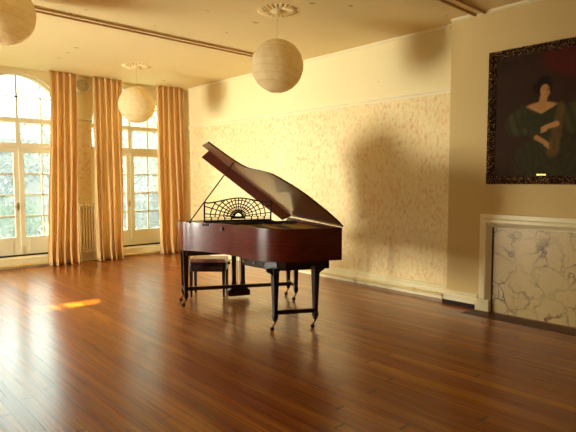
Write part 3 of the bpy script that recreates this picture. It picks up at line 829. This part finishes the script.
# ------------------------------------------------------------------ outside
def leafmat(name, c1, c2, c3):
    n = N(name); v = n.coord(); f = n.noise(v, 2.2, 4, .6)
    col = n.ramp(f, [(.3, lin(*c1)), (.5, lin(*c2)), (.7, lin(*c3))])
    b = n.bsdf(col, .6, spec=.3); t = n.add('ShaderNodeBsdfTranslucent'); n.setv(t.inputs['Color'], col)
    m = n.add('ShaderNodeMixShader'); m.inputs[0].default_value = .3
    n.link(b.outputs[0], m.inputs[1]); n.link(t.outputs[0], m.inputs[2]); n.link(m.outputs[0], n.out.inputs['Surface']); return n.m
M['leaf_green'] = leafmat('shrub_leaves', (38, 60, 36), (66, 92, 46), (120, 132, 66))
M['leaf_dark'] = leafmat('dark_leaves', (48, 46, 56), (62, 60, 70), (86, 84, 84))
M['leaf_pale'] = leafmat('pale_leaves', (78, 84, 72), (96, 100, 82), (124, 124, 104))
M['bark'] = simple('bark', (60, 54, 52), .9)
gn = N('garden_ground'); v = gn.coord(); gn.bsdf(gn.ramp(gn.noise(v, .8, 5), [(.35, lin(66, 80, 46)), (.65, lin(100, 98, 72))]), .9)
gr = MB(); gr.box(-40, 40, .37, 60, -.6, -.4); st('ground_outside', gr, gn.m)
def leaves(mb, c, rad, n, size, rnd):
    for _ in range(n):
        d = Vector((rnd.gauss(0, 1), rnd.gauss(0, 1), rnd.gauss(0, 1))).normalized()*(rnd.random()**.4)
        p = Vector(c)+Vector((d.x*rad[0], d.y*rad[1], d.z*rad[2]))
        a = Vector((rnd.gauss(0, 1), rnd.gauss(0, 1), rnd.gauss(0, 1))).normalized(); b = a.cross(Vector((rnd.random(), rnd.random(), rnd.random()))).normalized()
        s = size*rnd.uniform(.6, 1.4)
        mb.bm.faces.new([mb.bm.verts.new(p+q) for q in (a*s, b*s*.55, -a*s, -b*s*.55)])
def build_raw(mb, name, mat, parent):
    me = bpy.data.meshes.new(name); mb.bm.to_mesh(me); mb.bm.free(); o = bpy.data.objects.new(name, me); COL.objects.link(o); me.materials.append(mat); o.parent = parent; return o
def shrub(x, y, h, w, label, mat, seed, n=700):
    rnd = random.Random(seed); r = tag(empty('garden_shrub', (x, y, -.4)), label, 'shrub', 'garden shrubs outside the windows')
    mb = MB()
    for k in range(6): leaves(mb, (rnd.uniform(-w*.35, w*.35), rnd.uniform(-.3, .3), h*rnd.uniform(.35, .75)), (w*.35, w*.3, h*.30), n//6, .06, rnd)
    build_raw(mb, 'foliage', M[mat], r)
    mb = MB()
    for k in range(5): mb.tube([(rnd.uniform(-.1, .1), 0, 0), (rnd.uniform(-w*.3, w*.3), rnd.uniform(-.2, .2), h*.7)], .02, 5, .006)
    mb.build('stems', M['bark'], r); return r
def tree(x, y, h, w, label, mat, seed, n=1200):
    rnd = random.Random(seed); r = tag(empty('garden_tree', (x, y, -.4)), label, 'tree', 'garden trees outside the windows')
    tk = MB(); tk.tube([(0, 0, 0), (.06, 0, h*.3), (-.05, .05, h*.62), (.05, 0, h*.85)], .13, 8, .04)
    cr = MB()
    for k in range(16):
        z0 = h*rnd.uniform(.25, .75); a = rnd.uniform(0, 2*PI); e = (math.cos(a)*w*rnd.uniform(.4, 1), math.sin(a)*w*.6, min(h, z0+h*rnd.uniform(.1, .3)))
        tk.tube([(0, 0, z0), (e[0]*.5, e[1]*.5, z0+(e[2]-z0)*.4), e], .04, 5, .01)
        for q in range(3): tk.tube([(e[0]*.6, e[1]*.6, z0+(e[2]-z0)*.5), (e[0]*.9+rnd.uniform(-.5, .5), e[1]+rnd.uniform(-.4, .4), e[2]+rnd.uniform(-.1, .6))], .015, 4, .006)
        leaves(cr, e, (.55, .5, .5), n//16, .07, rnd)
    tk.build('trunk', M['bark'], r, smooth=True); build_raw(cr, 'crown', M[mat], r); return r
k = 0
SH = [(-3.5, 2.5, 1.6, 1.1, 'leaf_green', 'green shrub at the left picture edge behind the left tall window'),
      (-2.25, 3.1, 1.55, 1.1, 'leaf_green', 'yellow-green shrub low behind the middle of the left tall window'),
      (-.95, 3.9, 1.75, 1.2, 'leaf_green', 'yellow-green shrub low behind the right leaf of the left tall window'),
      (.45, 3.6, 1.6, 1.2, 'leaf_dark', 'grey-mauve bush low behind the left door of the second window'),
      (1.75, 4.2, 1.9, 1.3, 'leaf_dark', 'grey-mauve bush low behind the right panes of the second window'),
      (3.1, 4.9, 1.8, 1.3, 'leaf_pale', 'pale bush at the right side of the second window')]
for x, y, h, w, m, lb in SH: shrub(x, y, h, w, lb, m, 20+k, 900); k += 1
TR = [(-1.9, 6.4, 3.3, 1.0, 'leaf_dark', 'dark purplish tree behind the upper door panes of the left window'),
      (.9, 10.6, 4.4, 1.3, 'leaf_pale', 'pale hazy tree behind the right edge of the left window'),
      (-4.6, 7.4, 3.8, 1.2, 'leaf_dark', 'grey tree at the left picture edge seen through the left window'),
      (2.2, 7.0, 4.2, 1.3, 'leaf_pale', 'pale tree seen through the left panes of the second window'),
      (5.2, 10.2, 5.0, 1.6, 'leaf_pale', 'tall pale tree seen through the right panes of the second window')]
for x, y, h, w, m, lb in TR: tree(x, y, h, w, lb, m, 40+k, 1300); k += 1
# house across the garden
def house(x0, x1, y, h, c1, c2, label):
    r = tag(empty('neighbouring_house', ((x0+x1)/2, y, -.4)), label, 'building')
    n = N('brick'); v = n.coord(scale=(1, 1, 1)); xx, yy, zz = n.sep(v); cb = n.add('ShaderNodeCombineXYZ'); n.link(xx, cb.inputs[0]); n.link(zz, cb.inputs[1])
    br = n.add('ShaderNodeTexBrick'); n.link(cb.outputs[0], br.inputs['Vector']); br.inputs['Scale'].default_value = 4
    br.inputs['Color1'].default_value = lin(*c1); br.inputs['Color2'].default_value = lin(*c2); br.inputs['Mortar'].default_value = lin(110, 104, 96)
    n.bsdf(br.outputs['Color'], .9)
    w = (x1-x0)/2
    MB().box(-w, w, 0, 4, 0, h).build('wall', n.m, r)
    mb = MB(); mb.prism([(-.3, h), (4.3, h), (2, h+1.3)], -w-.2, w+.2, lambda p, q, t: (t, p, q)); mb.build('roof', M['bark'], r)
    nn = max(2, int(w*2/2.2))
    for i in range(nn):
        for j in range(int(h//2.4)):
            cx = -w+(i+.5)*2*w/nn; cz = 1.5+j*2.4
            f = MB(); f.box(cx-.5, cx+.5, -.06, 0, cz-.7, cz+.7); fo = f.build('window', M['whiteframe'], r)
            g = MB()
            for a in (-1, 1):
                for b in (-1, 1): g.box(*sorted((cx+a*.04, cx+a*.44)), -.075, -.06, *sorted((cz+b*.04, cz+b*.62)))
            g.build('pane', M['slate_glass'], fo)
    return r
M['slate_glass'] = simple('dark_glass', (60, 66, 74), .15)
house(-12, 3.4, 15, 3.6, (66, 56, 62), (80, 66, 68), 'greyish brick house beyond the garden behind the left tall window')
house(4.3, 20, 17, 12.5, (96, 76, 68), (110, 88, 78), 'pinkish brick house beyond the garden behind the second window')

# unseen mask wall added beyond the left-hand windows, with one small opening that lets a sliver of sun through
mb = MB(); oy, oz = -2.64, 4.48
mb.box(-10.7, -10.5, -14, oy-.12, -.6, 9); mb.box(-10.7, -10.5, oy+.12, 6, -.6, 9); mb.box(-10.7, -10.5, oy-.12, oy+.12, -.6, oz-.28); mb.box(-10.7, -10.5, oy-.12, oy+.12, oz+.32, 9)
st('wall_sun_mask', mb, simple('sun_mask_render', (170, 150, 116), .9))

# ------------------------------------------------------------------ light
w = bpy.data.worlds.new('sky'); SC.world = w; w.use_nodes = True; nt = w.node_tree; nt.nodes.clear()
wo = nt.nodes.new('ShaderNodeOutputWorld'); bg = nt.nodes.new('ShaderNodeBackground')
bg.inputs['Color'].default_value = (.84, 1.0, .95, 1); bg.inputs['Strength'].default_value = 12
nt.links.new(bg.outputs[0], wo.inputs[0])
def area(name, loc, rot, sx, sy, power, color, spread=PI, portal=False):
    l = bpy.data.lights.new(name, 'AREA'); l.shape = 'RECTANGLE'; l.size = sx; l.size_y = sy; l.energy = power; l.color = color; l.spread = spread
    if portal: l.cycles.is_portal = True
    o = bpy.data.objects.new(name, l); COL.objects.link(o); o.location = loc; o.rotation_euler = rot; return o
for c in WC+[-5.035]: area('window_portal', (c, .42, 1.7), (-PI/2, 0, 0), 1.6, 3.1, 1, (1, 1, 1), portal=True)
for c in LC: area('window_portal', (XL-.42, c, 1.7), (0, -PI/2, 0), 3.1, 1.6, 1, (1, 1, 1), portal=True)
a0 = area('left_window_daylight', (XL-.50, LC[0], 0.95), (0, -PI/2, 0), 1.5, 1.5, 430, (1, .97, .88), math.radians(80))
sn = bpy.data.lights.new('sun', 'SUN'); sn.energy = 70.0; sn.angle = math.radians(.5); sn.color = (1, 1, .80)
so = bpy.data.objects.new('sun', sn); COL.objects.link(so); so.location = (-12, -2, 9)
so.rotation_euler = Vector((4.87, -.40, -3.08)).to_track_quat('-Z', 'Y').to_euler()

# ------------------------------------------------------------------ camera
cd = bpy.data.cameras.new('camera'); cam = bpy.data.objects.new('camera', cd); COL.objects.link(cam)
cam.location = (-5.5737, -9.2124, 1.42); cam.rotation_euler = (PI/2-.06764, 0, -.74207)
cd.sensor_width = 36; cd.lens = 514.82/576*36; cd.clip_start = .05
SC.camera = cam
SC.view_settings.view_transform = 'Standard'; SC.view_settings.look = 'None'; SC.view_settings.gamma = 1; SC.view_settings.exposure = -.16
SC.view_settings.use_curve_mapping = False
SC.cycles.max_bounces = 10; SC.cycles.diffuse_bounces = 6; SC.cycles.transparent_max_bounces = 16
